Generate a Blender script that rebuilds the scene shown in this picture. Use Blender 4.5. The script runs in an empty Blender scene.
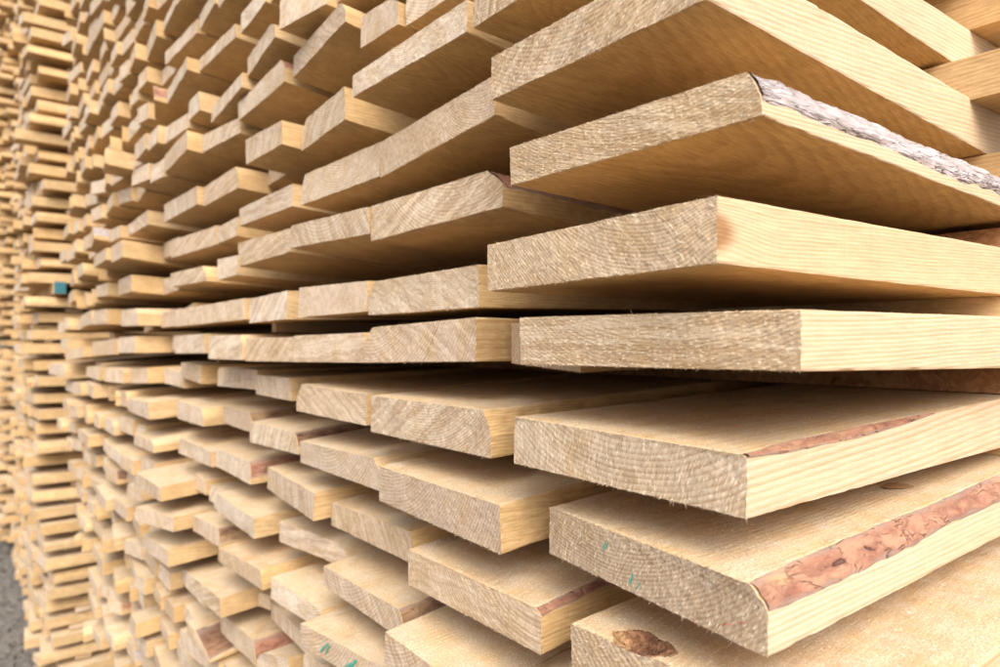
import bpy, math, random
from mathutils import Vector, noise
R=math.radians
C=bpy.context.scene.collection
H=1.90                      # height of the lens above the ground
CT,ST=.7840,.6208           # heading of the lens
F0=667.0

# ------------------------------------------------------------------ nodes
class NT:
    def __init__(s,name):
        s.m=bpy.data.materials.new(name); s.m.use_nodes=True; s.t=s.m.node_tree; s.t.nodes.clear()
        s.out=s.n('ShaderNodeOutputMaterial'); s.b=s.n('ShaderNodeBsdfPrincipled'); s.l(s.b.outputs[0],s.out.inputs[0])
    def n(s,k,**kw):
        x=s.t.nodes.new(k)
        for a,v in kw.items(): setattr(x,a,v)
        return x
    def l(s,a,b): s.t.links.new(a,b)
    def put(s,sock,v):
        if isinstance(v,(int,float)): sock.default_value=v
        elif isinstance(v,tuple):
            sock.default_value=v if len(v)==len(sock.default_value) else tuple(v)+(1,)
        else: s.l(v,sock)
    def mth(s,op,a,b=0.0,c=0.0,clamp=False):
        x=s.n('ShaderNodeMath',operation=op,use_clamp=clamp)
        s.put(x.inputs[0],a); s.put(x.inputs[1],b); s.put(x.inputs[2],c); return x.outputs[0]
    def vm(s,op,a,b=(0,0,0)):
        x=s.n('ShaderNodeVectorMath',operation=op); s.put(x.inputs[0],a)
        if op=='SCALE': s.put(x.inputs['Scale'],b)
        else: s.put(x.inputs[1],b)
        return x.outputs['Value'] if op=='LENGTH' else x.outputs[0]
    def noi(s,vec,scale,detail=2.0,rough=.5,dist=0.0):
        x=s.n('ShaderNodeTexNoise'); s.l(vec,x.inputs['Vector']); x.inputs['Scale'].default_value=scale
        x.inputs['Detail'].default_value=detail; x.inputs['Roughness'].default_value=rough; x.inputs['Distortion'].default_value=dist
        return x.outputs[0]
    def mix(s,f,a,b,mode='MIX'):
        x=s.n('ShaderNodeMix',data_type='RGBA',blend_type=mode)
        s.put(x.inputs[0],f); s.put(x.inputs[6],a); s.put(x.inputs[7],b); return x.outputs[2]
    def rng(s,v,a,b,c=0.0,d=1.0,smooth=False):
        x=s.n('ShaderNodeMapRange'); x.interpolation_type='SMOOTHSTEP' if smooth else 'LINEAR'
        s.put(x.inputs[0],v); s.put(x.inputs[1],a); s.put(x.inputs[2],b); s.put(x.inputs[3],c); s.put(x.inputs[4],d); return x.outputs[0]
    def sep(s,v):
        x=s.n('ShaderNodeSeparateXYZ'); s.l(v,x.inputs[0]); return x.outputs
    def comb(s,a,b,c):
        x=s.n('ShaderNodeCombineXYZ'); s.put(x.inputs[0],a); s.put(x.inputs[1],b); s.put(x.inputs[2],c); return x.outputs[0]
    def bump(s,h,dist,strength=1.0,norm=None):
        x=s.n('ShaderNodeBump'); x.inputs['Strength'].default_value=strength; x.inputs['Distance'].default_value=dist
        s.l(h,x.inputs['Height'])
        if norm is not None: s.l(norm,x.inputs['Normal'])
        return x.outputs[0]

def wood_coords(t):
    wc=t.n('ShaderNodeAttribute',attribute_name='wc').outputs['Vector']
    at=t.n('ShaderNodeAttribute',attribute_name='rnd')
    r=t.sep(at.outputs['Vector'])
    x,y,z=t.sep(wc)[:3]
    off=t.vm('ADD',wc,t.vm('SCALE',at.outputs['Vector'],37.0))      # each board its own piece of the log
    low=t.noi(t.vm('MULTIPLY',off,(5,1.3,5)),1.0,2.0)
    low2=t.noi(t.vm('MULTIPLY',off,(22,5,22)),1.0,2.0)
    px=t.mth('ADD',x,t.mth('MULTIPLY',t.mth('SUBTRACT',r[0],.5),.26))
    px=t.mth('ADD',px,t.mth('MULTIPLY',y,t.mth('MULTIPLY',t.mth('SUBTRACT',r[2],.5),.10)))
    pz=t.mth('ADD',z,t.mth('SUBTRACT',t.mth('MULTIPLY',r[1],.24),.28))
    pz=t.mth('ADD',pz,t.mth('MULTIPLY',y,t.mth('MULTIPLY',t.mth('SUBTRACT',r[0],.5),.07)))
    rad=t.mth('SQRT',t.mth('ADD',t.mth('MULTIPLY',px,px),t.mth('MULTIPLY',pz,pz)))
    rad=t.mth('ADD',rad,t.mth('MULTIPLY',t.mth('SUBTRACT',low,.5),.014))
    rad=t.mth('ADD',rad,t.mth('MULTIPLY',t.mth('SUBTRACT',low2,.5),.0035))
    # knots: where a branch passed the rings bend round it
    vo=t.n('ShaderNodeTexVoronoi',feature='F1'); t.l(t.vm('MULTIPLY',off,(6,3.0,6)),vo.inputs['Vector']); vo.inputs['Scale'].default_value=1.0
    kn=vo.outputs['Distance']
    rad=t.mth('ADD',rad,t.mth('MULTIPLY',t.rng(kn,.0,.26,1.0,0.0,True),.012))
    sp=t.mth('ADD',.0026,t.mth('MULTIPLY',r[2],.0030))
    q=t.mth('DIVIDE',rad,sp)
    fr=t.mth('FRACT',q)
    late=t.mth('MULTIPLY',t.rng(fr,.25,.86,0,1,True),t.rng(fr,.90,1.0,1,0,True))
    yearly=t.noi(t.comb(t.mth('MULTIPLY',t.mth('FLOOR',q),.73),r[0],r[1]),1.7,1.0)
    late=t.mth('MULTIPLY',late,t.rng(yearly,.3,.7,.45,1.0))
    return wc,off,r,late,kn,low,at

def mat_face():
    t=NT('sawn_wood_face'); wc,off,r,late,kn,low,at=wood_coords(t)
    fib=t.noi(t.vm('MULTIPLY',off,(420,14,420)),1.0,3.0,.6)
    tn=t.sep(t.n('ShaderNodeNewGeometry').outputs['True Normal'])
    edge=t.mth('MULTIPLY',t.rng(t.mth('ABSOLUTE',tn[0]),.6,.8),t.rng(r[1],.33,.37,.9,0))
    col=t.mix(r[1],(.63,.425,.205),(.68,.50,.285))
    col=t.mix(t.rng(r[2],.72,.95,0,.40),col,(.52,.40,.27))        # some boards have greyed
    col=t.mix(t.mth('MULTIPLY',t.rng(r[0],.25,.05),.45),col,(.62,.33,.12))  # some are resinous
    col=t.mix(t.rng(tn[2],-.8,-.6,.8,0),col,t.mix(r[2],(.61,.365,.125),(.56,.35,.155)))  # undersides deeper gold: shade and warm bounce put into the colour
    col=t.mix(t.mth('MULTIPLY',t.rng(t.mth('ABSOLUTE',tn[0]),.6,.8),.75),col,t.mix(r[1],(.58,.365,.14),(.57,.415,.235)))  # sides browner: the dimmer light between boards is painted in
    col=t.mix(edge,col,t.mix(r[0],(.66,.485,.32),(.64,.52,.40)))       # sawn edge of corner boards: open-sky brightness put into the colour
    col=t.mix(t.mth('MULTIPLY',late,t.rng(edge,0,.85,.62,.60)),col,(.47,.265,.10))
    col=t.mix(t.rng(low,.35,.7,0,.35),col,(.54,.36,.175))
    kf=t.rng(kn,.05,.105,1.0,0.0,True)
    col=t.mix(t.mth('MULTIPLY',kf,.8),col,(.26,.115,.035))
    col=t.mix(1.0,col,t.mix(fib,(.80,.80,.80),(1.14,1.14,1.14)),'MULTIPLY')
    rs=t.noi(t.vm('MULTIPLY',off,(420,60,420)),1.0,3.0,.65); rs2=t.noi(off,24.0,4.0,.6)
    ne=t.mth('SUBTRACT',1.0,t.mth('MULTIPLY',edge,.8))
    col=t.mix(ne,col,t.mix(1.0,col,t.mix(t.rng(rs,.34,.66),(.86,.85,.83),(1.10,1.10,1.11)),'MULTIPLY'))
    col=t.mix(ne,col,t.mix(1.0,col,t.mix(t.rng(rs2,.35,.65),(.88,.86,.83),(1.05,1.05,1.06)),'MULTIPLY'))
    # dust lying on whatever faces up
    nz=t.sep(t.n('ShaderNodeNewGeometry').outputs['True Normal'])[2]
    up=t.rng(nz,.7,.95,0,1)
    patch=t.noi(off,26.0,5.0,.65); speck=t.noi(off,700.0,2.0,.6); speck2=t.noi(off,1700.0,1.0,.5)
    d=t.mth('MULTIPLY',up,t.rng(patch,.34,.66,.15,1.0))
    dc=t.mix(t.rng(speck,.42,.62),(.49,.39,.275),(.75,.65,.50))
    col=t.mix(t.mth('MULTIPLY',d,.78),col,dc)
    fleck=t.mth('MULTIPLY',up,t.mth('GREATER_THAN',t.noi(off,420.0,1.0,.5),.68))
    col=t.mix(t.mth('MULTIPLY',fleck,.75),col,(.84,.74,.56))
    # blade marks across the grain
    x,y,z=t.sep(wc)[:3]
    sawn=t.noi(t.comb(t.mth('MULTIPLY',x,9.0),t.mth('MULTIPLY',t.mth('ADD',y,t.mth('MULTIPLY',x,.15)),330.0),t.mth('MULTIPLY',z,9.0)),1.0,2.0)
    sawm=t.mth('MULTIPLY',t.mth('SUBTRACT',sawn,.5),t.rng(t.noi(off,14.0,2.0),.38,.62,.25,1.3))
    col=t.mix(1.0,col,t.mix(t.rng(sawm,-.3,.3),(.965,.965,.965),(1.03,1.03,1.03)),'MULTIPLY')
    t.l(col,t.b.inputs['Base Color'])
    t.b.inputs['Roughness'].default_value=.72; t.b.inputs['Specular IOR Level'].default_value=.25
    h=t.mth('ADD',t.mth('ADD',t.mth('MULTIPLY',fib,.8),t.mth('MULTIPLY',late,-.25)),t.mth('ADD',t.mth('MULTIPLY',sawm,.35),t.mth('MULTIPLY',t.mth('MULTIPLY',speck,up),1.6)))
    h=t.mth('ADD',h,t.mth('ADD',t.mth('MULTIPLY',fleck,.6),t.mth('MULTIPLY',t.mth('MULTIPLY',rs,ne),.8)))
    t.l(t.bump(h,.0006,.8),t.b.inputs['Normal'])
    return t.m

def mat_end():
    t=NT('sawn_end_grain'); wc,off,r,late,kn,low,at=wood_coords(t)
    x,y,z=t.sep(wc)[:3]
    ang=t.mth('ADD',t.mth('MULTIPLY',r[0],3.1),t.mth('MULTIPLY',r[2],2.0))
    u=t.mth('ADD',t.mth('MULTIPLY',x,t.mth('COSINE',ang)),t.mth('MULTIPLY',z,t.mth('SINE',ang)))
    v=t.mth('SUBTRACT',t.mth('MULTIPLY',z,t.mth('COSINE',ang)),t.mth('MULTIPLY',x,t.mth('SINE',ang)))
    wobv=t.mth('MULTIPLY',t.noi(off,30.0,2.0),t.rng(r[1],.3,.4,.007,.016))
    sv=t.comb(t.mth('MULTIPLY',t.mth('ADD',u,wobv),620.0),t.mth('MULTIPLY',v,38.0),t.mth('MULTIPLY',r[2],40.0))
    scr=t.noi(sv,1.0,3.0,.6,.2)
    scr2=t.noi(t.comb(t.mth('MULTIPLY',t.mth('ADD',u,wobv),170.0),t.mth('MULTIPLY',v,7.0),r[0]),1.0,2.0)
    fine=t.noi(off,1900.0,2.0,.7); med=t.noi(t.comb(t.mth('MULTIPLY',t.mth('ADD',u,wobv),620.0),t.mth('MULTIPLY',v,210.0),r[1]),1.0,2.5,.6); big=t.noi(off,26.0,3.0,.6)
    mottle=t.noi(off,130.0,4.0,.65)
    yv=t.mth('FRACT',t.mth('MULTIPLY',r[0],7.31))
    rough=t.rng(r[1],.25,.6,1.0,.28)            # torn by the saw / cleanly cut
    base=t.mix(r[1],(.57,.42,.265),(.86,.77,.66))
    base=t.mix(t.rng(r[0],.35,.95),base,t.mix(r[1],(.50,.355,.25),(.76,.63,.52)))
    col=t.mix(t.rng(r[2],.6,.95,0,.35),base,(.56,.47,.38)); base=col
    base=t.mix(t.mth('MULTIPLY',t.rng(r[0],.3,.1),.4),base,(.60,.38,.20))
    col=t.mix(t.mth('MULTIPLY',late,t.rng(big,.30,.58,.5,1.0)),base,t.mix(r[1],(.27,.165,.085),(.45,.29,.155)))
    col=t.mix(t.rng(big,.45,.70,0,.55),col,(.52,.345,.17))
    col=t.mix(t.rng(mottle,.40,.62,.30,0),col,(.34,.225,.13))
    col=t.mix(t.mth('MULTIPLY',t.mth('MULTIPLY',t.rng(scr,.52,.66),.38),rough),col,(.78,.65,.47))
    col=t.mix(t.mth('MULTIPLY',t.mth('MULTIPLY',t.rng(scr,.44,.32),.45),rough),col,(.26,.155,.08))
    col=t.mix(t.mth('MULTIPLY',t.mth('MULTIPLY',t.rng(scr2,.50,.60),.42),t.rng(yv,.2,.8,.15,1)),col,(.34,.21,.11))
    col=t.mix(t.mth('MULTIPLY',t.mth('MULTIPLY',t.rng(scr2,.47,.37),.34),t.rng(yv,.2,.8,.15,1)),col,(.76,.63,.47))
    col=t.mix(t.mth('MULTIPLY',t.mth('MULTIPLY',t.rng(med,.60,.67),.75),t.rng(rough,0,1,.35,1)),col,(.88,.78,.60))
    col=t.mix(t.mth('MULTIPLY',t.mth('MULTIPLY',t.rng(med,.40,.31),.45),t.rng(rough,0,1,.3,1)),col,(.22,.125,.06))
    col=t.mix(t.mth('MULTIPLY',t.rng(fine,.42,.32),.40),col,(.26,.16,.085))
    # a drying crack on some of them
    cr=t.mth('ABSOLUTE',t.mth('SUBTRACT',t.mth('ADD',v,t.mth('MULTIPLY',t.noi(off,60.0,3.0),.02)),t.mth('ADD',.008,t.mth('MULTIPLY',t.mth('SUBTRACT',r[2],.5),.12))))
    crk=t.mth('MULTIPLY',t.rng(cr,.0001,.0005,1,0),t.mth('MULTIPLY',t.rng(low,.5,.53),t.mth('GREATER_THAN',r[0],.66)))
    col=t.mix(t.mth('MULTIPLY',crk,.8),col,(.09,.05,.025))
    t.l(col,t.b.inputs['Base Color'])
    t.b.inputs['Roughness'].default_value=.85; t.b.inputs['Specular IOR Level'].default_value=.15
    h=t.mth('ADD',t.mth('MULTIPLY',rough,t.mth('ADD',t.mth('MULTIPLY',scr,.7),t.mth('MULTIPLY',med,1.1))),t.mth('ADD',t.mth('MULTIPLY',fine,.6),t.mth('MULTIPLY',late,-.15)))
    h=t.mth('SUBTRACT',h,t.mth('MULTIPLY',crk,3.0))
    t.l(t.bump(h,.0006,.75),t.b.inputs['Normal'])
    return t.m

def mat_bark(name,a,b,c,dark,fq=45.0,stretch=.4,edge=True,split=False):
    t=NT(name)
    wc=t.n('ShaderNodeAttribute',attribute_name='wc').outputs['Vector']
    at=t.n('ShaderNodeAttribute',attribute_name='rnd').outputs['Vector']
    ra=t.sep(at); off=t.vm('ADD',wc,t.comb(t.mth('MULTIPLY',ra[0],37.0),t.mth('MULTIPLY',ra[2],37.0),0.0))
    st=t.vm('MULTIPLY',off,(1.0,stretch,1.0))
    n1=t.noi(st,fq,4.0,.55,.6); n2=t.noi(st,fq*3.2,4.0,.6,.4); n3=t.noi(st,900.0,2.0,.6); n4=t.noi(st,fq*.55,2.0,.5,.3)
    col=t.mix(t.rng(n1,.40,.60),a,b)
    col=t.mix(t.mth('MULTIPLY',t.rng(n4,.55,.62),.8),col,c)
    col=t.mix(t.rng(n2,.48,.62,0,.6),col,tuple(v*1.2 for v in b))
    col=t.mix(t.rng(n2,.50,.38,0,.55),col,tuple(v*.62 for v in a))
    rim=0.0 if not edge else t.rng(t.mth('ADD',ra[1],t.mth('MULTIPLY',t.mth('SUBTRACT',n2,.5),1.2)),.10,.40,.6,0)
    col=t.mix(rim,col,(.34,.265,.215))
    crack=t.mth('MULTIPLY',t.rng(t.mth('ABSOLUTE',t.mth('SUBTRACT',n1,.52)),.002,.022,.55,0),t.rng(n2,.46,.60))
    pit=t.mth('MULTIPLY',t.rng(n2,.36,.30),t.rng(n4,.48,.42))
    k=t.mth('MAXIMUM',crack,pit)
    if split:       # long open splits along the log
        sn=t.noi(t.vm('MULTIPLY',off,(260.0,9.0,260.0)),1.0,3.0,.6,.4)
        k=t.mth('MAXIMUM',k,t.mth('MULTIPLY',t.rng(t.mth('ABSOLUTE',t.mth('SUBTRACT',sn,.5)),.004,.035,1,0),t.rng(n4,.44,.56)))
    col=t.mix(t.mth('MULTIPLY',k,.85),col,dark)
    t.l(col,t.b.inputs['Base Color']); t.b.inputs['Roughness'].default_value=.75; t.b.inputs['Specular IOR Level'].default_value=.3
    h=t.mth('ADD',t.mth('MULTIPLY',n1,1.2),t.mth('SUBTRACT',t.mth('ADD',t.mth('MULTIPLY',n2,.7),t.mth('MULTIPLY',n3,.2)),k))
    t.l(t.bump(h,.0026,1.0),t.b.inputs['Normal'])
    return t.m

def mat_plain(name,c,rough=.8):
    t=NT(name); geo=t.n('ShaderNodeTexCoord').outputs['Object']
    n=t.noi(geo,300.0,3.0)
    t.l(t.mix(n,tuple(v*.8 for v in c),tuple(min(1,v*1.15) for v in c)),t.b.inputs['Base Color'])
    t.b.inputs['Roughness'].default_value=rough
    return t.m

def mat_ground():
    t=NT('gravel_ground'); co=t.n('ShaderNodeTexCoord').outputs['Object']
    n=t.noi(co,1.2,5.0,.6); n2=t.noi(co,22.0,5.0,.7)
    vo=t.n('ShaderNodeTexVoronoi'); t.l(co,vo.inputs['Vector']); vo.inputs['Scale'].default_value=30.0
    col=t.mix(t.rng(n,.3,.7),(.20,.18,.155),(.29,.26,.225))
    col=t.mix(t.rng(n2,.45,.58),col,(.11,.095,.075))
    col=t.mix(t.mth('MULTIPLY',t.sep(vo.outputs['Color'])[0],.35),col,(.36,.33,.29))
    t.l(col,t.b.inputs['Base Color']); t.b.inputs['Roughness'].default_value=.95
    h=t.mth('SUBTRACT',t.mth('MULTIPLY',n2,1.5),vo.outputs['Distance'])
    t.l(t.bump(h,.035,1.0),t.b.inputs['Normal'])
    return t.m

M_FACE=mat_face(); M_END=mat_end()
M_BARK_RED=mat_bark('red_pine_bark',(.27,.115,.075),(.37,.195,.125),(.50,.33,.17),(.10,.05,.035),38.0,.45)
M_BARK_GREY=mat_bark('grey_pine_bark',(.36,.30,.29),(.47,.42,.42),(.30,.22,.20),(.12,.06,.045),60.0,.16,True,True)
M_BARK_BROWN=mat_bark('brown_pine_bark',(.17,.085,.05),(.27,.15,.09),(.44,.29,.15),(.05,.03,.02))
M_HOLLOW=mat_bark('hollow_bark',(.15,.07,.035),(.27,.13,.065),(.42,.26,.12),(.035,.018,.01),70.0,.8,False)
M_KNOT=mat_plain('knot_wood',(.40,.235,.11),.6)
M_GREEN=mat_plain('green_crayon',(.03,.36,.27)); M_RED=mat_plain('red_crayon',(.55,.12,.08)); M_TEAL=mat_plain('teal_paint',(.03,.15,.18),.7)
M_GROUND=mat_ground()

# ------------------------------------------------------------------ meshes
class MB:
    def __init__(s): s.v=[];s.w=[];s.r=[];s.f=[];s.m=[]
    def add(s,co,wc,rd): s.v.append(co);s.w.append(wc);s.r.append(rd);return len(s.v)-1
    def face(s,idx,mi): s.f.append(idx);s.m.append(mi)
    def build(s,name,mats,parent=None,loc=None,smooth=False):
        me=bpy.data.meshes.new(name)
        o=bpy.data.objects.new(name,me); C.objects.link(o)
        if loc is not None:
            me.from_pydata([(a[0]-loc[0],a[1]-loc[1],a[2]-loc[2]) for a in s.v],[],s.f)
        else: me.from_pydata(s.v,[],s.f)
        for m in mats: me.materials.append(m)
        me.polygons.foreach_set('material_index',s.m)
        A=me.attributes.new('wc','FLOAT_VECTOR','POINT'); A.data.foreach_set('vector',[c for v in s.w for c in v])
        B=me.attributes.new('rnd','FLOAT_VECTOR','POINT'); B.data.foreach_set('vector',[c for v in s.r for c in v])
        if smooth: me.polygons.foreach_set('use_smooth',[True]*len(s.f))
        me.update()
        if parent is not None:
            o.parent=parent
        elif loc is not None: o.location=loc
        return o

def nz(x,y,z,s): return noise.noise(Vector((x*s,y*s,z*s)))

class Board:
    """one sawn plank: end corners (a,Y,z) left and right, its length, its bark edge"""
    def __init__(s,row,aL,YL,zL,TL,aR,YR,zR,TR,seed,length=3.0,zb=None,Tb=None,wane=None,skewback=True):
        s.row=row;s.xl=-aL;s.xr=-aR;s.YL=YL;s.YR=YR;s.zl=zL+H;s.zr=zR+H;s.TL=TL;s.TR=TR;s.L=length
        s.zb=(zb+H) if zb is not None else (s.zl+s.zr)/2; s.Tb=Tb or (TL+TR)/2
        s.seed=seed; rg=random.Random(seed); s.rnd=(rg.random(),rg.random(),rg.random()); s.wane=wane
        s.ph=rg.random()*50; s.yaw=0.0; s.endtilt=rg.uniform(-.05,.05); s.key=None
    def wf(s,y):
        """how much bark edge is left y metres from the end"""
        w=s.wane
        if 'prof' in w:
            p=w['prof']
            for (y0,a),(y1,b) in zip(p,p[1:]):
                if y<=y1: m=a+(b-a)*max(0,(y-y0))/(y1-y0); break
            else: m=p[-1][1]
        else: m=1.0
        m*=1+.25*nz(y,s.ph,0,9)+.12*nz(y,s.ph,0,45)
        return max(0.0,min(1.3,m))
    def pt(s,t,v,y,fr=False):
        k=min(1.0,max(0.0,y/.46))
        xl=s.xl+.0010*nz(y,s.ph,1,11); xr=s.xr+.0010*nz(y,s.ph,2,11)
        T0=s.TL+(s.TR-s.TL)*t; z0=s.zl+(s.zr-s.zl)*t
        T=T0+(s.Tb-T0)*k; z=z0+(s.zb-z0)*k
        if s.wane:
            w=s.wane; m=s.wf(y); hb=w['h']; cw=w['cw']
            h0=1-(1-hb)*m
            kk=w['_k']
            if v<=kk: vv=v/kk*h0; ins=0
            else:
                q=(v-kk)/(1-kk); vv=h0+(1-h0)*q; ins=cw*m*(q**1.3)+.0015*m*nz(y,v*.1,s.ph,60)*(q>0)
            if w.get('side','R')=='R': xr-=ins
            else: xl+=ins
            v=vv
        x=xl+(xr-xl)*t
        return x,z,T,v
    def pos(s,t,v,y):
        x,z,T,vv=s.pt(t,v,y)
        Y=(s.YL+(s.YR-s.YL)*t)+y+s.endtilt*(vv-.5)*T*max(0,1-y/.02)
        return (x+s.yaw*y,Y,z+vv*T)
    def make(s,mb,nx,nv,ys,det=0):
        """surface lattice; det: 0 plain, 1 jittered edges, 2 torn fibres as geometry"""
        rd=s.rnd; x0=(s.xl+s.xr)/2; Y0=(s.YL+s.YR)/2; zo=(s.zl+s.zr)/2
        vs=[j/nv for j in range(nv+1)]
        if s.wane:
            kh=max(1,min(nv-1,int(round(nv*.4)))) if nv>1 else 1
            s.wane['_k']=kh/nv; s.kh=kh
            if nv<=1: s.wane['_k']=.5
        ts=[i/nx for i in range(nx+1)]
        idx={}
        def V(i,j,k):
            key=(i,j,k)
            if key in idx: return idx[key]
            y=ys[k]; p=list(s.pos(ts[i],vs[j],y))
            if det:
                front=(k==0)
                edge_v=(j==0 or j==nv); edge_t=(i==0 or i==nx)
                if front:
                    a=.00028 if det==2 else .0004
                    p[1]+=a*1.6*nz(p[0],p[2],s.ph,160)+a*nz(p[0],p[2],s.ph,520)+.0015*nz(p[0],p[2],s.ph,22)
                    if det==2:
                        p[1]+=.0003*nz(p[0]*1.0+p[2]*.5,p[2]*.2,s.ph,900)
                if (front or k==1):
                    if edge_v: p[2]+=.0007*nz(p[0],s.ph,j,260)-(.0006 if j else -.0006)
                    if edge_t: p[0]+=.0009*nz(p[2],s.ph,i,260)
                if k and det==2:
                    if (edge_v and edge_t):
                        c=nz(p[0],p[1],s.ph+j,55); c2=nz(p[0],p[1],s.ph+j,170)
                        ch=.0006+.0010*max(0,c)+.0012*max(0,c2-.25)
                        p[2]+=(-ch if j else ch)*.7; p[0]+=(ch if i==0 else -ch)*.7
                    elif edge_v: p[2]+=.0003*nz(p[0],p[1]*.2,s.ph,120)
                    elif edge_t: p[0]+=.0004*nz(p[1],p[2]*3,s.ph,40)
            if getattr(s,'notch',None) and j==nv:
                nx0,ny0,rx,ry,dp=s.notch
                q=((p[0]-nx0)/rx)**2+((ys[k]-ny0)/ry)**2+.5*nz(p[0],ys[k],1,90)
                if q<1: p[2]-=dp*(1-q)**.7+.0015*nz(p[0],ys[k],2,300)
            idx[key]=mb.add(tuple(p),(p[0]-x0,p[1]-Y0,p[2]-zo),rd); return idx[key]
        K=len(ys)-1
        for i in range(nx):
            for j in range(nv):
                mb.face((V(i,j,0),V(i+1,j,0),V(i+1,j+1,0),V(i,j+1,0)),1)
                if i%max(1,nx//3)==0 or nx<=3: pass
        for i in range(nx):
            for j in range(nv):
                mb.face((V(i,j,K),V(i,j+1,K),V(i+1,j+1,K),V(i+1,j,K)),1)
        for k in range(K):
            for i in range(nx):
                mb.face((V(i,0,k),V(i,0,k+1),V(i+1,0,k+1),V(i+1,0,k)),0)
                mi=0
                if getattr(s,'notch',None):
                    nx0,ny0,rx,ry,dp=s.notch; pp=mb.v[V(i,nv,k)]
                    if ((pp[0]-nx0)/rx)**2+((ys[k]-ny0)/ry)**2+.5*nz(pp[0],ys[k],1,90)<1.22: mi=2
                mb.face((V(i,nv,k),V(i+1,nv,k),V(i+1,nv,k+1),V(i,nv,k+1)),mi)
            for j in range(nv):
                mb.face((V(0,j,k),V(0,j+1,k),V(0,j+1,k+1),V(0,j,k+1)),0)
                mb.face((V(nx,j,k),V(nx,j,k+1),V(nx,j+1,k+1),V(nx,j+1,k)),0)
        if det==2: s.fuzz(mb)
    def fuzz(s,mb):
        """splinters along the cut and sawdust crumbs"""
        rg=random.Random(s.seed+5); rd=s.rnd; W=s.xr-s.xl
        def bit(p,d,w,mi):
            dx,dy,dz=d; L=math.sqrt(dx*dx+dy*dy+dz*dz); 
            s1=Vector(d).cross(Vector((rg.uniform(-1,1),rg.uniform(-1,1),rg.uniform(-1,1)))).normalized()*w
            q=[Vector(p)-s1,Vector(p)+s1,Vector(p)+Vector(d)*.6+s1*.7,Vector(p)+Vector(d)]
            ii=[mb.add(tuple(a),(rg.random()*.1,rg.random()*.1,rg.random()*.1),rd) for a in q]
            mb.face((ii[0],ii[1],ii[2],ii[3]),mi)
        for _ in range(int(W*3200)):
            t=rg.random(); bot=rg.random()<.72
            p=s.pos(t,0 if bot else 1,.0005)
            l=rg.uniform(.0006,.0022)*(1 if rg.random()<.96 else 2.6)
            bit((p[0],p[1],p[2]+(.0006 if bot else -.0006)),(rg.uniform(-1,1)*l*.7,-rg.uniform(.1,1)*l*.8,(-1 if bot else 1)*rg.uniform(.2,1)*l),.00012+.00012*rg.random(),1)
        for _ in range(int(W*s.TL*160000)):       # torn fibres over the end
            t=rg.random();v=rg.uniform(.03,.97); p=s.pos(t,v,0); l=rg.uniform(.0005,.0015)
            bit((p[0],p[1]+.0004,p[2]),(rg.uniform(-.7,1)*l,-rg.uniform(.4,.9)*l,rg.uniform(-1,.3)*l),.00014+.0002*rg.random(),1)
        for _ in range(int(W*3600)):               # crumbs on top
            t=rg.random();y=rg.random()**1.6*.5+.002; p=s.pos(t,1,y); l=rg.uniform(.0004,.0011)
            if getattr(s,'notch',None): continue
            a=rg.random()*6.28; bit((p[0],p[1],p[2]+.00035),(math.cos(a)*l*1.4,math.sin(a)*l*1.4,rg.uniform(-.1,.3)*l),l*.5,0)
    def bark(s,mat,fine,parent,loc):
        """the strip of bark left on the round of the log, a skin over the slanted edge"""
        mb=MB(); n=8 if fine else 3; dy=.004 if fine else .03; top=min(s.L,1.3 if fine else .8); K=int(top/dy)
        rd=s.rnd; R_=s.wane.get('side','R')=='R'; kk=s.wane['_k']
        rows=[]
        for k in range(K+1):
            y=.0006+k*dy
            m=s.wf(y); row=[]
            for q in range(n+1):
                v=kk+(1-kk)*q/n
                p=list(s.pos(1 if R_ else 0,v,y))
                e=.0022*(1 if 0<q<n else -.15)+(.0016*nz(p[1]*.35,p[2],s.ph+4,55)+.0010*nz(p[1]*.5,p[2],s.ph,150)+.0008*nz(p[1]*.6,p[2],s.ph,420) if fine and 0<q<n else 0)
                p[0]+=e*(.8 if R_ else -.8); p[2]+=e*.6
                row.append(mb.add(tuple(p),(p[0]-s.xr,p[1]-s.YR,p[2]-s.zr),(rd[0],1-abs(2*q/n-1),rd[2])))
            rows.append((m,row))
        for (m0,a),(m1,b) in zip(rows,rows[1:]):
            if m0<.06 and m1<.06: continue
            for q in range(n):
                f=(a[q],b[q],b[q+1],a[q+1]) if R_ else (a[q],a[q+1],b[q+1],b[q])
                mb.face(f,0)
        if not mb.f: return None
        return mb.build('bark',[mat],parent,loc,smooth=True)
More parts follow.
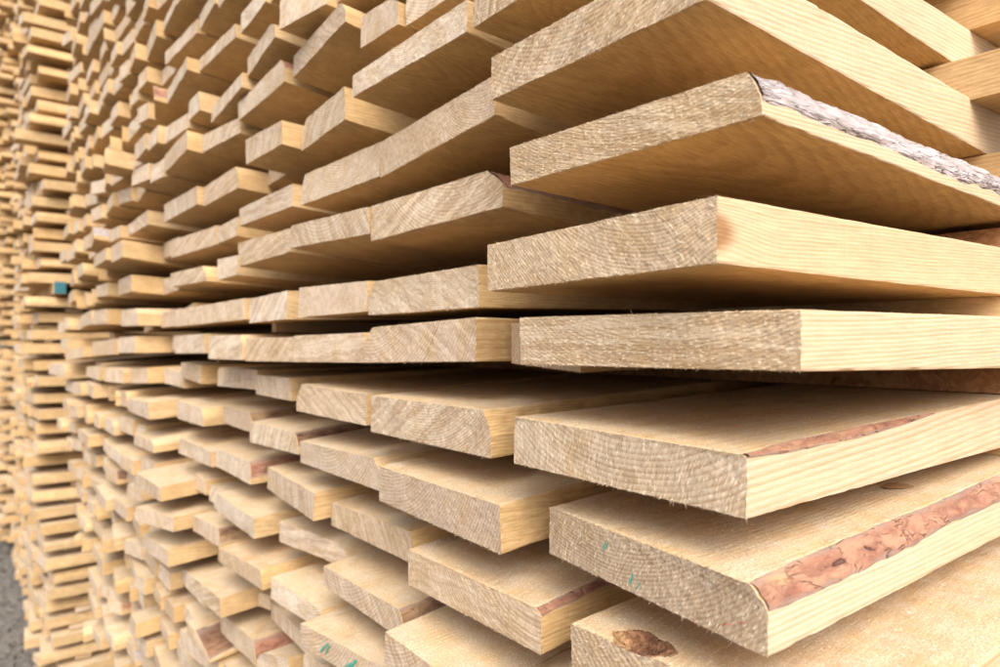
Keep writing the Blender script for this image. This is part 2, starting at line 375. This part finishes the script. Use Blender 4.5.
TABLE=[
(3,.514,.396,.236,.043,.273,.400,.239,.043),
(2,.497,.406,.151,.037,.242,.418,.153,.034),
(1,.517,.394,.049,.046,.258,.388,.052,.046),
(0,.477,.402,-.021,.044,.215,.416,-.019,.040),
(-1,.496,.410,-.117,.045,.249,.408,-.119,.043),
(-2,.468,.430,-.200,.044,.227,.396,-.200,.044),
(1,.860,.442,.038,.047,.607,.450,.039,.049),
(1,1.066,.422,.040,.050,.864,.442,.043,.045),
(1,1.310,.420,.036,.048,1.126,.424,.039,.050),
(1,1.815,.400,.038,.043,1.337,.420,.044,.043),
(1,2.331,.360,.048,.050,2.132,.370,.047,.050),
(1,2.736,.336,.061,.050,2.514,.348,.059,.050),
(1,3.017,.330,.057,.044,2.740,.332,.063,.050),
(0,.848,.430,-.029,.049,.605,.444,-.022,.050),
(0,1.095,.424,-.034,.045,.868,.440,-.030,.044),
(0,1.305,.412,-.037,.045,1.101,.428,-.034,.042),
(0,1.487,.392,-.036,.050,1.309,.408,-.035,.049),
(0,1.799,.394,-.029,.044,1.572,.406,-.025,.044),
(0,2.374,.360,-.034,.048,2.170,.370,-.032,.049),
(0,2.744,.334,-.047,.048,2.376,.356,-.039,.050),
(0,3.172,.296,-.076,.045,2.920,.328,-.056,.039),
(-1,.820,.426,-.122,.050,.553,.426,-.122,.050),
(-1,1.101,.432,-.117,.047,.866,.442,-.120,.045),
(-1,1.351,.446,-.105,.040,1.181,.452,-.107,.042),
(-1,1.586,.438,-.100,.043,1.368,.454,-.097,.041),
(-1,1.886,.430,-.092,.039,1.689,.428,-.100,.045),
(-1,2.232,.372,-.123,.043,2.077,.386,-.116,.045),
(-1,2.513,.342,-.130,.047,2.302,.362,-.126,.044),
(-1,2.909,.336,-.128,.035,2.620,.340,-.130,.041),
(-1,3.638,.274,-.144,.044,3.191,.294,-.141,.050),
(-2,.780,.418,-.207,.046,.512,.406,-.208,.049),
(-2,1.082,.432,-.202,.037,.813,.436,-.203,.043),
(-2,1.341,.432,-.198,.041,1.132,.448,-.197,.038),
(-2,1.574,.448,-.184,.042,1.395,.454,-.188,.041),
(-2,1.819,.406,-.193,.048,1.630,.420,-.195,.042),
(-2,2.240,.364,-.205,.040,1.962,.368,-.206,.046),
(-3,.412,.404,-.285,.045,.170,.402,-.281,.050),
(-3,.700,.414,-.292,.043,.466,.418,-.292,.042),
(-3,.984,.444,-.287,.036,.738,.446,-.286,.042),
(-3,1.275,.444,-.280,.042,1.020,.430,-.286,.045),
(-3,1.573,.432,-.279,.039,1.340,.434,-.282,.045),
(-3,1.834,.412,-.281,.041,1.585,.426,-.283,.035),
(-3,2.137,.364,-.291,.031,1.941,.376,-.292,.032),
(-4,.699,.382,-.375,.036,.520,.382,-.377,.034),
(-4,.965,.422,-.370,.030,.724,.422,-.370,.035),
(-4,1.206,.442,-.364,.038,.990,.472,-.361,.032),
(-4,1.538,.418,-.365,.039,1.260,.414,-.367,.039),
(-4,1.725,.428,-.357,.039,1.665,.434,-.361,.033),
(-4,1.973,.336,-.376,.038,1.729,.350,-.376,.034),
(-5,.957,.384,-.447,.033,.731,.412,-.446,.036),
(-5,1.155,.410,-.444,.037,.976,.426,-.445,.031),
(-5,1.414,.396,-.444,.029,1.202,.410,-.444,.035),
(-5,1.668,.408,-.440,.036,1.492,.418,-.439,.039),
(-5,1.897,.328,-.452,.036,1.708,.374,-.446,.034),
(-6,1.274,.452,-.527,.030,1.040,.448,-.531,.029),
(-6,1.352,.454,-.528,.028,1.314,.464,-.528,.028),
(-6,1.562,.374,-.536,.034,1.356,.382,-.536,.039),
(-6,1.946,.352,-.535,.035,1.738,.370,-.536,.041),
(-7,1.474,.416,-.611,.040,1.272,.422,-.609,.046),
(-7,1.592,.378,-.646,.029,1.420,.380,-.646,.028),
(2,.848,.440,.142,.050,.571,.456,.148,.047),
(2,1.096,.416,.157,.037,.854,.440,.153,.039),
(2,1.345,.410,.148,.047,1.115,.426,.154,.041),
(2,1.549,.426,.137,.047,1.431,.434,.140,.042),
(2,1.895,.406,.143,.036,1.632,.424,.141,.038),
(2,2.410,.362,.147,.048,2.216,.368,.149,.050),
(2,2.706,.340,.157,.038,2.522,.350,.153,.044),
(3,.829,.444,.229,.049,.556,.432,.240,.043),
(3,1.077,.430,.228,.050,.833,.446,.231,.050),
(3,1.388,.424,.235,.036,1.126,.434,.235,.040),
(3,1.596,.440,.225,.038,1.462,.442,.226,.042),
(3,1.937,.416,.224,.047,1.601,.438,.223,.045),
(3,2.332,.332,.242,.050,2.180,.338,.245,.050),
(3,2.594,.318,.249,.038,2.336,.320,.251,.037),
(4,.566,.412,.331,.034,.292,.412,.333,.028),
(4,.847,.410,.338,.031,.588,.420,.337,.037),
(4,1.104,.440,.327,.050,.913,.430,.329,.050),
(4,1.278,.402,.334,.047,1.108,.408,.334,.041),
(4,1.677,.430,.322,.046,1.438,.436,.324,.049),
(4,1.979,.406,.324,.049,1.681,.416,.326,.044),
(4,2.348,.378,.329,.034,2.077,.384,.330,.040),
(4,2.548,.356,.331,.040,2.393,.366,.331,.038),
(5,1.405,.426,.454,.038,1.146,.426,.456,.044),
(5,1.623,.412,.435,.040,1.417,.432,.434,.034),
(6,1.896,.390,.515,.044,1.712,.404,.514,.038),
(6,1.594,.424,.498,.036,1.344,.414,.503,.030),
(5,1.131,.436,.460,.040,.896,.422,.466,.034),
(6,1.340,.424,.525,.037,1.150,.410,.532,.031),
(7,1.643,.410,.629,.028,1.413,.422,.630,.028),
(7,1.905,.396,.624,.036,1.647,.384,.628,.030),
(8,1.918,.394,.729,.035,1.672,.412,.731,.034),
(7,1.358,.416,.615,.040,1.212,.416,.620,.034),
(6,1.099,.400,.522,.050,.962,.424,.518,.050),
(8,1.655,.412,.730,.035,1.506,.406,.732,.029),
(9,1.956,.396,.830,.028,1.760,.388,.831,.028),]
SUNCFG=(44,118); SKYS=.14; SUNS=2.1; EXPO=.68
ROWZ={4:.332,3:.234,2:.148,1:.045,0:-.026,-1:-.12,-2:-.20,-3:-.285,-4:-.367,-5:-.445,-6:-.53,-7:-.612,-8:-.69,5:.435,6:.525,7:.622,8:.722,9:.815}
for i in range(10,19): ROWZ[i]=.815+.092*(i-9)
for i in range(-9,-22,-1): ROWZ[i]=-.69+.083*(i+8)
def rowT(r): return .050 if r>=-3 else .044
BACKOFF={3:-.033,2:-.024,1:.004,0:0.0,-1:.015,-2:.027,-3:.033}
ROWB={r:z+BACKOFF.get(r,-.035 if r>3 else .035) for r,z in ROWZ.items()}     # where each layer lies on its strips; the free ends spread
rng=random.Random(11)
def frontY(a): return .42 if a<.55 else .44-.052*(a-.9)
def aend(z): 
    if z>-.45: return 3.42
    return max(2.4,3.42+(z+.45)*1.25)

WANE={1:dict(h=.28,cw=.012,mat='grey',prof=[(0,.95),(.3,1.0),(.6,.9),(3,.7)]),
 4:dict(h=.80,cw=.017,mat='red',prof=[(0,.25),(.05,.55),(.12,.65),(.2,.5),(.27,.0),(.42,.0),(.5,.6),(.8,.8),(3,.3)]),
 5:dict(h=.60,cw=.016,mat='red',prof=[(0,.80),(.06,1.0),(.2,.95),(.33,.75),(.42,1.0),(3,.8)]),
 32:dict(h=.3,cw=.02,mat='brown'),33:dict(h=.5,cw=.02,mat='brown'),37:dict(h=.85,cw=.008,mat='red'),40:dict(h=.25,cw=.012,mat='red'),
 44:dict(h=.25,cw=.014,mat='brown'),52:dict(h=.15,cw=.014,mat='brown'),58:dict(h=.12,cw=.012,mat='red'),59:dict(h=.1,cw=.12,mat='brown'),
 82:dict(h=.6,cw=.015,mat='red'),60:dict(h=.5,cw=.03,mat='red')}
boards=[]
ROW4=[i for i,b in enumerate(TABLE) if b[0]==4 and b[5]<.45][0]
for i,b in enumerate(TABLE):
    r=b[0]; w=WANE.get(i)
    o=Board(r,*b[1:],seed=1000+i,zb=ROWB[r],Tb=rowT(r),wane=dict(w) if w else None,length=3.0+.1*rng.random())
    if i<6 or i in (36,81,ROW4): o.yaw=.085
    if i==1: o.zb=.131+H;o.Tb=.038
    o.meas=i; boards.append(o)
for i,v in {0:(.5,.2,.4),1:(.35,.05,.12),2:(.16,.32,.12),3:(.40,.12,.165),4:(.45,.3,.70),5:(.70,.2,.22),36:(.15,.3,.8)}.items():
    boards[i].rnd=v; boards[i].fix=True
def proc_board(r,a0,a1,Y,z,seed,T,zb,length=3.0,pw=.16):
    rg=random.Random(seed)
    w=None
    if rg.random()<pw: w=dict(h=rg.uniform(.1,.6),cw=rg.uniform(.008,.03),mat=rg.choice(['red','brown','brown','grey']),side='R' if rg.random()<.75 else 'L')
    sk=rg.gauss(0,.006); tl=rg.gauss(0,.003)
    o=Board(r,a1,Y+sk,z-tl,T+rg.uniform(-.003,.003),a0,Y-sk,z+tl,T+rg.uniform(-.003,.003),seed,zb=zb,Tb=T,wane=w,length=length)
    o.meas=None; return o
def fill(r,lo,hi,recess,seed):
    a=lo; n=0
    while a<hi-.07:
        w=rng.choice([.12,.15,.17,.2,.22,.24,.25]) if a<1.7 else rng.choice([.1,.12,.14,.16,.18,.2])
        if hi-(a+w)<.09: w=hi-a if hi-a<.27 else (hi-a)/2
        far=min(1,max(0,(a-.6)/1.5))
        Y=frontY(a+w/2)+recess+rng.gauss(0,.010+.006*far)
        z=ROWZ[r]+rng.gauss(0,.003+.004*far)
        if r>=5: z-=.012*max(0,1-a)
        boards.append(proc_board(r,a+.002,a+w-.004,Y,z,seed*100+n,rowT(r)-.005,ROWB[r],3.0+.15*rng.random()))
        a+=w+rng.choice([0,0,0,.004,.01]); n+=1
for r in sorted(ROWZ):
    ms=sorted([(-b.xr,-b.xl) for b in boards if b.row==r and b.meas is not None])
    end=aend(ROWZ[r])+rng.uniform(-.10,.10)
    cur=.25+rng.uniform(-.02,.03)
    for lo,hi in ms:
        if lo-cur>.11:
            inner=cur>.45 and r<=4
            fill(r,cur+.003,lo-.003,.07 if inner else 0,5000+r)
        cur=max(cur,hi)
    if end-cur>.1: fill(r,cur+.004,end,0,7000+r)

# further stacks down the row
def stack(a0,a1,Yf,seed,z0,z1,dz,T,pitch_gap=None,rag=.03):
    rg=random.Random(seed); z=z0; r=0; out=[]
    while z<z1:
        if pitch_gap and pitch_gap[0]<z<pitch_gap[1]: z=pitch_gap[1]; continue
        a=a0+rg.uniform(-.05,.07)+(.12 if rg.random()<.12 else 0); end=a1+rg.uniform(-.08,.05)
        while a<end-.08:
            w=rg.choice([.1,.12,.15,.17,.2,.22,.25]); w=min(w,end-a)
            b=proc_board(r,a+.002,a+w-.003,Yf(z)+rg.gauss(0,rag),z+rg.gauss(0,.003),seed*1000+r*40+len(out)%40,T,z,2.6+.1*rg.random(),.2)
            b.stack=seed; out.append(b); a+=w+rg.choice([0,0,.01,.02])
        z+=dz*rg.uniform(.90,1.10); r+=1
    return out
S2=stack(3.98,5.1,lambda z:.235+.07*max(0,min(1,(-z-.3)/1.2)),21,-1.76,3.6,.080,.046,(.19,.302),.026)
S3=stack(5.65,6.95,lambda z:.29,22,-1.76,3.9,.082,.046,None,.028)
S4=stack(7.2,12.0,lambda z:.215,23,-1.76,4.4,.093,.045,None,.05)

# ------------------------------------------------------------------ which ones the lens sees, and how large
def proj(p):
    x,y,z=p; z-=H
    f=-x*CT+y*ST; rr=x*ST+y*CT
    if f<.05: return None
    return 500+F0*rr/f, 342-F0*z/f
def poly_area(P):
    P=[p for p in P]
    if any(p is None for p in P): return 0
    # clip to frame
    def clip(P,ax,lim,sg):
        out=[]
        for p,q in zip(P,P[1:]+P[:1]):
            ip=(p[ax]-lim)*sg>=0; iq=(q[ax]-lim)*sg>=0
            if ip: out.append(p)
            if ip!=iq:
                k=(lim-p[ax])/(q[ax]-p[ax]); out.append((p[0]+k*(q[0]-p[0]),p[1]+k*(q[1]-p[1])))
        return out
    for ax,lim,sg in ((0,0,1),(0,1000,-1),(1,0,1),(1,667,-1)):
        P=clip(P,ax,lim,sg)
        if len(P)<3: return 0
    return abs(sum(p[0]*q[1]-q[0]*p[1] for p,q in zip(P,P[1:]+P[:1])))/2
def score(b,exposed):
    def p(t,v,y):
        x=b.xl+(b.xr-b.xl)*t; z0=b.zl+(b.zr-b.zl)*t; T=b.TL+(b.TR-b.TL)*t
        return proj((x,b.YL+(b.YR-b.YL)*t+y,z0+v*T))
    a=poly_area([p(0,0,0),p(1,0,0),p(1,1,0),p(0,1,0)])
    s=poly_area([p(1,0,0),p(1,0,exposed),p(1,1,exposed),p(1,1,0)])
    return a+s
allb=boards+S2+S3+S4
for b in allb:      # weathering of the sawn ends: the corner boards are rough and dull, those further in are paler
    d=-b.xr; r0,r1,r2=b.rnd
    if getattr(b,'fix',False): continue
    if d<.45: r1=.05+.27*r1  # this low range also switches on the painted bright sides
    elif d<.9: r1=.38+.30*r1
    else: r1=.42+.58*r1
    b.rnd=(r0,r1,r2)
for b in allb:      # many planks keep a rounded corner of the log without bark
    g=random.Random(b.seed+77)
    if not b.wane and -b.xr>.5 and g.random()<.5:
        b.wane=dict(h=g.uniform(.25,.75),cw=g.uniform(.006,.028),mat='none',side=g.choice('LR'))
byrow={}
for b in allb: byrow.setdefault((getattr(b,'stack',1),b.row),[]).append(b)
vis=[]
for key,l in byrow.items():
    l.sort(key=lambda b:-b.xr)
    for i,b in enumerate(l):
        if i==0: ex=.5
        else: ex=max(0,l[i-1].YL-b.YR) if -l[i-1].xl>-b.xr-.05 else .1
        st_=getattr(b,'stack',1)
        if st_!=1: ex={21:.25,22:.03,23:0.0}[st_] if i==0 else 0.0
        b.sc=score(b,ex)
    k=0
    for b in l:
        if b.sc>=3: k+=1; b.col=k
vis=[b for b in allb if b.sc>=3]
vis.sort(key=lambda b:-b.sc)
indiv=vis[:300]; ind=set(id(b) for b in indiv)
print('boards',len(allb),'visible',len(vis),'smallest individual px2',indiv[-1].sc,'stack1 vis',sum(1 for b in vis if not hasattr(b,'stack')))

ORD=['','nearest','second','third','fourth','fifth','sixth','seventh','eighth','ninth','tenth','eleventh','twelfth','thirteenth','fourteenth','fifteenth','sixteenth','seventeenth','eighteenth','nineteenth','twentieth']
for _q in ('twenty','thirty','forty'):
    if _q!='twenty': ORD.append({'thirty':'thirtieth','forty':'fortieth'}[_q])
    ORD+=[_q+'-'+x for x in ('first','second','third','fourth','fifth','sixth','seventh','eighth','ninth')]
def ordn(n): return 'first' if n==1 else ORD[n]
BARKW={'red':'reddish','grey':'greyish','brown':'brown'}
HAND={0:'huge rough board running out of the top of the picture, seen from below',
1:'thick board with pale cracked bark along its right edge, underside showing',
2:'clean square-cut board with bright ribbed side, first above the knotty-free dark crack',
3:'coarse ended level board just above the wide dark gap, nearest corner',
4:'dusty topped near board with a thin reddish bark streak, just below the dark gap',
5:'near board with a broad flaking red bark strip along its right edge',
36:'dusty board with a barky knot hole at its front edge, bottom right',
6:'board with a long diagonal crack in its end, left of the clean square-cut board',
13:'level board with frayed upper edge, left of the coarse ended corner board',
49:'low board with green crayon strokes on its end'}
HAND[2]='clean square-cut near board with bright ribbed side, second above the wide dark gap'
def label(b):
    m=b.meas if hasattr(b,'meas') else None
    if not hasattr(b,'stack') and m in HAND: return HAND[m]
    adj='bark-edged board' if (b.wane and b.wane['mat']!='none') else 'sawn board'
    if hasattr(b,'stack'):
        nm={21:'second',22:'third',23:'fourth'}[b.stack]
        k=sum(1 for q in byrow if q[0]==b.stack and q[1]<b.row)
        return '%s, %s from the right in the %s, %s stack'%(adj,ordn(b.col),layer_name(b.stack,b.row),nm)
    n=b.row+1 if b.row>=0 else -b.row
    return '%s, %s from the right, %s layer %s the wide dark gap'%(adj,ordn(b.col),ordn(n),'above' if b.row>=0 else 'below')
def layer_name(st,row):
    zs=[(byrow[q][0].zl,q[1]) for q in byrow if q[0]==st]
    up=sorted(z for z,_ in zs if z>H+.26); dn=sorted([z for z,_ in zs if z<=H+.26],reverse=True)
    z=byrow[(st,row)][0].zl
    return ('%s layer above eye level'%ordn(up.index(z)+1)) if z in up else ('%s layer below eye level'%ordn(dn.index(z)+1))

# ------------------------------------------------------------------ build the boards
G_NOTCH=None
def yset(fine,L):
    if fine==2:
        ys=[0,.0012,.003]; y=.003
        while y<.16: y+=.004; ys.append(y)
        while y<.8: y+=.02; ys.append(y)
        while y<L-.4: y+=.25; ys.append(y)
        return ys+[L]
    if fine==1: return [0,.002,.03,.08,.15,.25,.35,.45,.8,1.4,2.2,L]
    return [0,.2,.45,L]
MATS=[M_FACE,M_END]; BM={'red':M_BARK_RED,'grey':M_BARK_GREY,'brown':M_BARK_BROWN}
rest=MB(); restbark={}
for b in allb:
    one=id(b) in ind
    px=b.sc
    fine=0
    if one:
        d=(-b.xr)*CT+b.YR*ST
        if d<.78 and px>1500: fine=2
        elif d<2.2: fine=1
    loc=((b.xl+b.xr)/2,(b.YL+b.YR)/2,(b.zl+b.zr)/2)
    if b.meas==36 and not hasattr(b,'stack'):
        b.notch=(-.345,.012,.026,.014,.009)
    W=b.xr-b.xl
    nx,nv={2:(max(30,int(W/.0024)),20),1:(22,6),0:(3,2)}[fine]
    if fine==0 and (not b.wane or b.wane['mat']=='none' and not one): nv=1; b.wane=None if (b.wane and b.wane['mat']=='none') else b.wane
    mb=MB() if one else rest
    b.make(mb,nx,nv,([k*.0015 for k in range(34)]+yset(fine,b.L)[15:]) if hasattr(b,'notch') else yset(fine,b.L),det=fine if fine else (1 if False else 0))
    if one:
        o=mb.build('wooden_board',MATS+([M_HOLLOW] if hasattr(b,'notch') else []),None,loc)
        o['label']=label(b); o['category']='board'; o['group']='sawn boards with their ends to the lens'
        if b.wane and fine and b.wane['mat']!='none': b.bark(BM[b.wane['mat']],fine==2,o,loc)
        b.obj=o; b.loc=loc
    elif b.wane and b.sc>0:
        pass
import collections
cnt=collections.Counter(b.obj['label'] for b in indiv)
print('dups',[(k,v) for k,v in cnt.items() if v>1][:8],len(indiv),collections.Counter(getattr(b,'stack',1) for b in indiv)); print([b.obj['label'] for b in indiv[::23]])
o=rest.build('wooden_boards',MATS,None,(0,0,0)); o['kind']='stuff'; o['category']='boards'
o['label']='the many smaller and farther sawn boards filling the blurred stacks'

M_SLAB=mat_bark('reddish_slab',(.42,.20,.09),(.50,.27,.13),(.36,.17,.08),(.16,.07,.03),30.0,1.0,False)
def crayon(b,mat,strokes,lab=None):
    for (t0,v0,t1,v1,w) in strokes:
        mb=MB()
        n=5; prev=None
        for q in range(n+1):
            t=t0+(t1-t0)*q/n; v=v0+(v1-v0)*q/n
            p=b.pos(t,v,0); ww=w*(.6+.4*math.sin(q*1.7+t0*30)**2)
            r=[]
            for sg in (-1,1):
                r.append(mb.add((p[0]+sg*ww+.0006*math.sin(q*2.3),p[1]-.0013,p[2]+sg*.0004),(0,0,0),(0,0,0)))
            if prev: mb.face((prev[0],prev[1],r[1],r[0]),0)
            prev=r
        if getattr(b,'obj',None) is not None: mb.build('crayon_mark',[mat],b.obj,b.loc)
bm={b.meas:b for b in boards if b.meas is not None}
def knot(b,t,y,rx,ry,seed):
    mb=MB(); c=b.pos(t,1,y); n=22
    m=mb.add((c[0],c[1],c[2]+.0012),(c[0],c[1],0),b.rnd); ring=[]
    for i in range(n):
        a=i/n*2*math.pi; q=1+.10*math.sin(a*3+seed)+.05*math.sin(a*7)
        ring.append(mb.add((c[0]+math.cos(a)*rx*q,c[1]+math.sin(a)*ry*q,c[2]+.0003),(0,0,0),b.rnd))
    for i in range(n): mb.face((m,ring[i],ring[(i+1)%n]),0)
    mb.build('knot',[M_KNOT],b.obj,b.loc,smooth=True)
knot(bm[5],.80,.285,.011,.021,1)
crayon(bm[5],M_GREEN,[(.335,.34,.35,.52,.0010),(.345,.36,.365,.55,.0006),(.47,.10,.485,.22,.0012),(.50,.07,.52,.16,.0009)])
crayon(bm[5],M_RED,[(.86,.14,.90,.17,.0012),(.90,.20,.94,.24,.0010)])
crayon(bm[49],M_GREEN,[(.24,.2,.34,.75,.003),(.30,.25,.36,.7,.0025),(.55,.1,.66,.75,.004),(.50,.1,.60,.5,.003)])

# ------------------------------------------------------------------ strips between the layers
def strip(name,x0,x1,y0,y1,z0,z1,mats,seed,along='x'):
    rg=random.Random(seed); rd=(rg.random(),rg.random(),rg.random()); mb=MB()
    n=8 if along=='x' else 8
    ring=[]
    for k in range(n+1):
        q=k/n; row=[]
        for (s,v) in ((0,0),(1,0),(1,1),(0,1)):
            if along=='x':
                p=(x0+(x1-x0)*q,(y0+(y1-y0)*s)+.002*nz(q*3,seed,s,1.3),z0+(z1-z0)*v); wc=((y0-y1)*(s-.5),p[0]-x0,(z1-z0)*v)
            else:
                p=(x0+(x1-x0)*s+.001*nz(q*3,seed,s,1.3),y0+(y1-y0)*q,z0+(z1-z0)*v); wc=((x1-x0)*(s-.5),p[1]-y0,(z1-z0)*v)
            row.append(mb.add(p,wc,rd))
        ring.append(row)
    for a,b_ in zip(ring,ring[1:]):
        for i in range(4):
            j=(i+1)%4; mb.face((a[i],a[j],b_[j],b_[i]) if along=='x' else (a[i],b_[i],b_[j],a[j]),0)
    mb.face(tuple(reversed(ring[0])) if along=='x' else tuple(ring[0]),1); mb.face(tuple(ring[-1]) if along=='x' else tuple(reversed(ring[-1])),1)
    return mb.build(name,mats,None,((x0+x1)/2,(y0+y1)/2,z0))
rows=sorted(ROWZ)
for r,r2 in zip(rows,rows[1:]):
    z0=ROWB[r]+rowT(r)+H+.0005; z1=ROWB[r2]+H-.0005
    e=aend(ROWZ[r])
    for q,Y in enumerate((.81 if r==3 else .86,1.6,2.4,3.1)):
        a0=.10 if r==3 else .205+.02*math.sin(r*3.1)
        o=strip('spacer_strip',-e+.02,-a0,Y+(.012*math.sin(r*2.2) if r!=3 else 0),Y+.08+.012*math.sin(r*2.2),z0,z1,MATS if not(q==0 and r in(1,-1,-3)) else [M_SLAB,M_END],r*7+q)
        o['category']='spacer strip'; o['group']='crosswise strips between the layers'
        n=r+1 if r>=0 else -r
        w='above' if r>=0 else 'below'
        if q==0 and -4<=r<=5: o['label']='crosswise strip lying on the %s layer %s the wide dark gap, right side'%(ordn(n),w) if r!=-1 else 'crosswise strip inside the wide dark gap at the right side'
        else: o['label']='crosswise strip hidden deep between the board layers'
for (a,Y,z0,z1,w,lb) in ((1.305,.47,ROWZ[0]+.046,ROWZ[1]-.003,.022,'small strip end peeping out of the crack above the level layer'),(1.80,.50,ROWZ[-1]+.0455,ROWZ[0]-.004,.022,'small strip end showing in the wide dark gap, left part')):
    o=strip('spacer_strip',-a-w,-a,Y,Y+.30,z0+H,z1+H,MATS,int(a*90),'y')
    o['category']='spacer strip'; o['group']='lengthwise strip ends'; o['label']=lb

for st,S in ((21,S2),(22,S3)):
    zs=sorted(set(round(b.zl,2) for b in S)); lay=sorted(set(b.row for b in S))
    lz=[max(b.zl+b.TL for b in byrow[(st,r)]) for r in lay]; lb=[min(b.zl for b in byrow[(st,r)]) for r in lay]
    for i in range(len(lay)-1):
        if lb[i+1]-lz[i]<.012 or lb[i+1]-lz[i]>.06: continue
        x0,x1=(-5.1,-4.02) if st==21 else (-6.9,-5.7)
        o=strip('spacer_strip',x0,x1,.40+.03*math.sin(i*2.1),.47+.03*math.sin(i*2.1),lz[i]+.0005,lb[i+1]-.0005,MATS,i+st*50)
        o['category']='spacer strip'; o['group']='crosswise strips in the far stacks'; o['label']='crosswise strip between two layers of a stack farther down the row'
# bearers under the stacks, and the layer of bearers in the second one
def bearer(x0,x1,y0,y1,z0,z1,seed,lab,painted=False,tone=None):
    o=strip('timber_bearer',x0,x1,y0,y1,z0,z1,[M_FACE,M_TEAL] if painted else MATS,seed)
    o['category']='bearer'; o['group']='square timber bearers'; o['label']=lab; return o
bearer(-5.12,-3.93,.315,.365,.24+H,.298+H,301,'square bearer with a teal painted end, between two packs of the second stack',True)
for i,Y in enumerate((.95,1.7,2.4)): bearer(-5.12,-3.95,Y,Y+.09,.24+H,.298+H,302+i,'square timber bearer back inside the second stack')
for sx,(x0,x1,zb,nm) in enumerate(((-2.36,-.27,ROWB[-21],'first'),(-5.1,-3.97,-1.76,'second'),(-6.95,-5.64,-1.76,'third'),(-12.0,-7.2,-1.76,'fourth'))):
    for i,Y in enumerate((.55,1.5,2.5)):
        bearer(x0,x1,Y,Y+.1,0.0,zb+H-.001,400+sx*5+i,'%s bearer on the ground under the %s stack'%(('front','middle','rear')[i],nm))

# ------------------------------------------------------------------ ground
me=bpy.data.meshes.new('ground'); n=60; vs=[];fs=[]
xs=[-60*(abs(i/30-1)**1.8)*(1 if i<30 else -1) -5 for i in range(61)]
ys_=[60*(abs(i/30-1)**1.8)*(-1 if i<30 else 1) for i in range(61)]
for y in ys_:
    for x in xs: vs.append((x*1.0,y,-.02+.03*nz(x,y,0,1.1)+.012*nz(x,y,0,6) if abs(x+5)<9 and abs(y)<9 and not(0<y<4) else -.002))
for j in range(60):
    for i in range(60):
        a=j*61+i; fs.append((a,a+1,a+62,a+61))
me.from_pydata(vs,[],fs); me.materials.append(M_GROUND)
for p in me.polygons: p.use_smooth=True
g=bpy.data.objects.new('ground',me); C.objects.link(g); g['kind']='structure'; g['label']='bare grey brown gravelly ground'
me=bpy.data.meshes.new('ground_far'); me.from_pydata([(-600,-600,-.06),(600,-600,-.06),(600,600,-.06),(-600,600,-.06)],[],[(0,1,2,3)]); me.materials.append(M_GROUND)
g=bpy.data.objects.new('ground',me); C.objects.link(g); g['kind']='structure'
# loose stones
mb=MB(); rg=random.Random(3)
for _ in range(1500):
    x=rg.uniform(-9.5,-2.5); y=rg.uniform(-1.6,.5); s=rg.uniform(.008,.032)*(2 if rg.random()<.05 else 1)
    c=[]
    for (i,j,k) in ((1,0,0),(-1,0,0),(0,1,0),(0,-1,0),(0,0,1),(0,0,-1)):
        c.append(mb.add((x+i*s*rg.uniform(.7,1.3),y+j*s*rg.uniform(.7,1.3),s*.3+k*s*rg.uniform(.4,.9)),(x,y,0),(0,0,0)))
    for f in ((0,2,4),(2,1,4),(1,3,4),(3,0,4),(2,0,5),(1,2,5),(3,1,5),(0,3,5)): mb.face(tuple(c[q] for q in f),0)
o=mb.build('stones',[M_GROUND],None,(0,0,0)); o['kind']='stuff'; o['label']='loose small stones on the ground'; o['category']='stones'

# ------------------------------------------------------------------ light and lens
sc=bpy.context.scene
w=bpy.data.worlds.new('World'); sc.world=w; w.use_nodes=True
nt=w.node_tree; bg=nt.nodes['Background']; sky=nt.nodes.new('ShaderNodeTexSky'); sky.sky_type='NISHITA'; sky.sun_disc=False
SUN_EL,SUN_AZ=SUNCFG
sky.sun_elevation=R(SUN_EL); sky.air_density=1.0; sky.dust_density=6.0; sky.ozone_density=.6
# azimuth measured from +Y clockwise towards +X
sky.sun_rotation=R(SUN_AZ)
hs=nt.nodes.new('ShaderNodeHueSaturation'); hs.inputs['Saturation'].default_value=.65; nt.links.new(sky.outputs[0],hs.inputs['Color']); nt.links.new(hs.outputs[0],bg.inputs[0]); bg.inputs[1].default_value=SKYS
L=bpy.data.lights.new('sun','SUN'); L.energy=SUNS; L.angle=R(50); L.color=(1,.985,.955)
lo=bpy.data.objects.new('sun',L); C.objects.link(lo)
d=Vector((math.sin(R(SUN_AZ))*math.cos(R(SUN_EL)),math.cos(R(SUN_AZ))*math.cos(R(SUN_EL)),math.sin(R(SUN_EL))))
lo.rotation_euler=(-d).to_track_quat('-Z','Y').to_euler(); lo.location=d*20
cam=bpy.data.cameras.new('camera'); co=bpy.data.objects.new('camera',cam); C.objects.link(co)
cam.sensor_width=36; cam.lens=36*F0/1000; cam.clip_start=.02; cam.clip_end=2000
co.location=(0,0,H); co.rotation_euler=(R(90+.73),0,math.atan2(CT,ST))
cam.dof.use_dof=True; cam.dof.focus_distance=.60; cam.dof.aperture_fstop=5.6
sc.camera=co
sc.view_settings.view_transform='Standard'; sc.view_settings.look='None'; sc.view_settings.gamma=1; sc.view_settings.exposure=EXPO
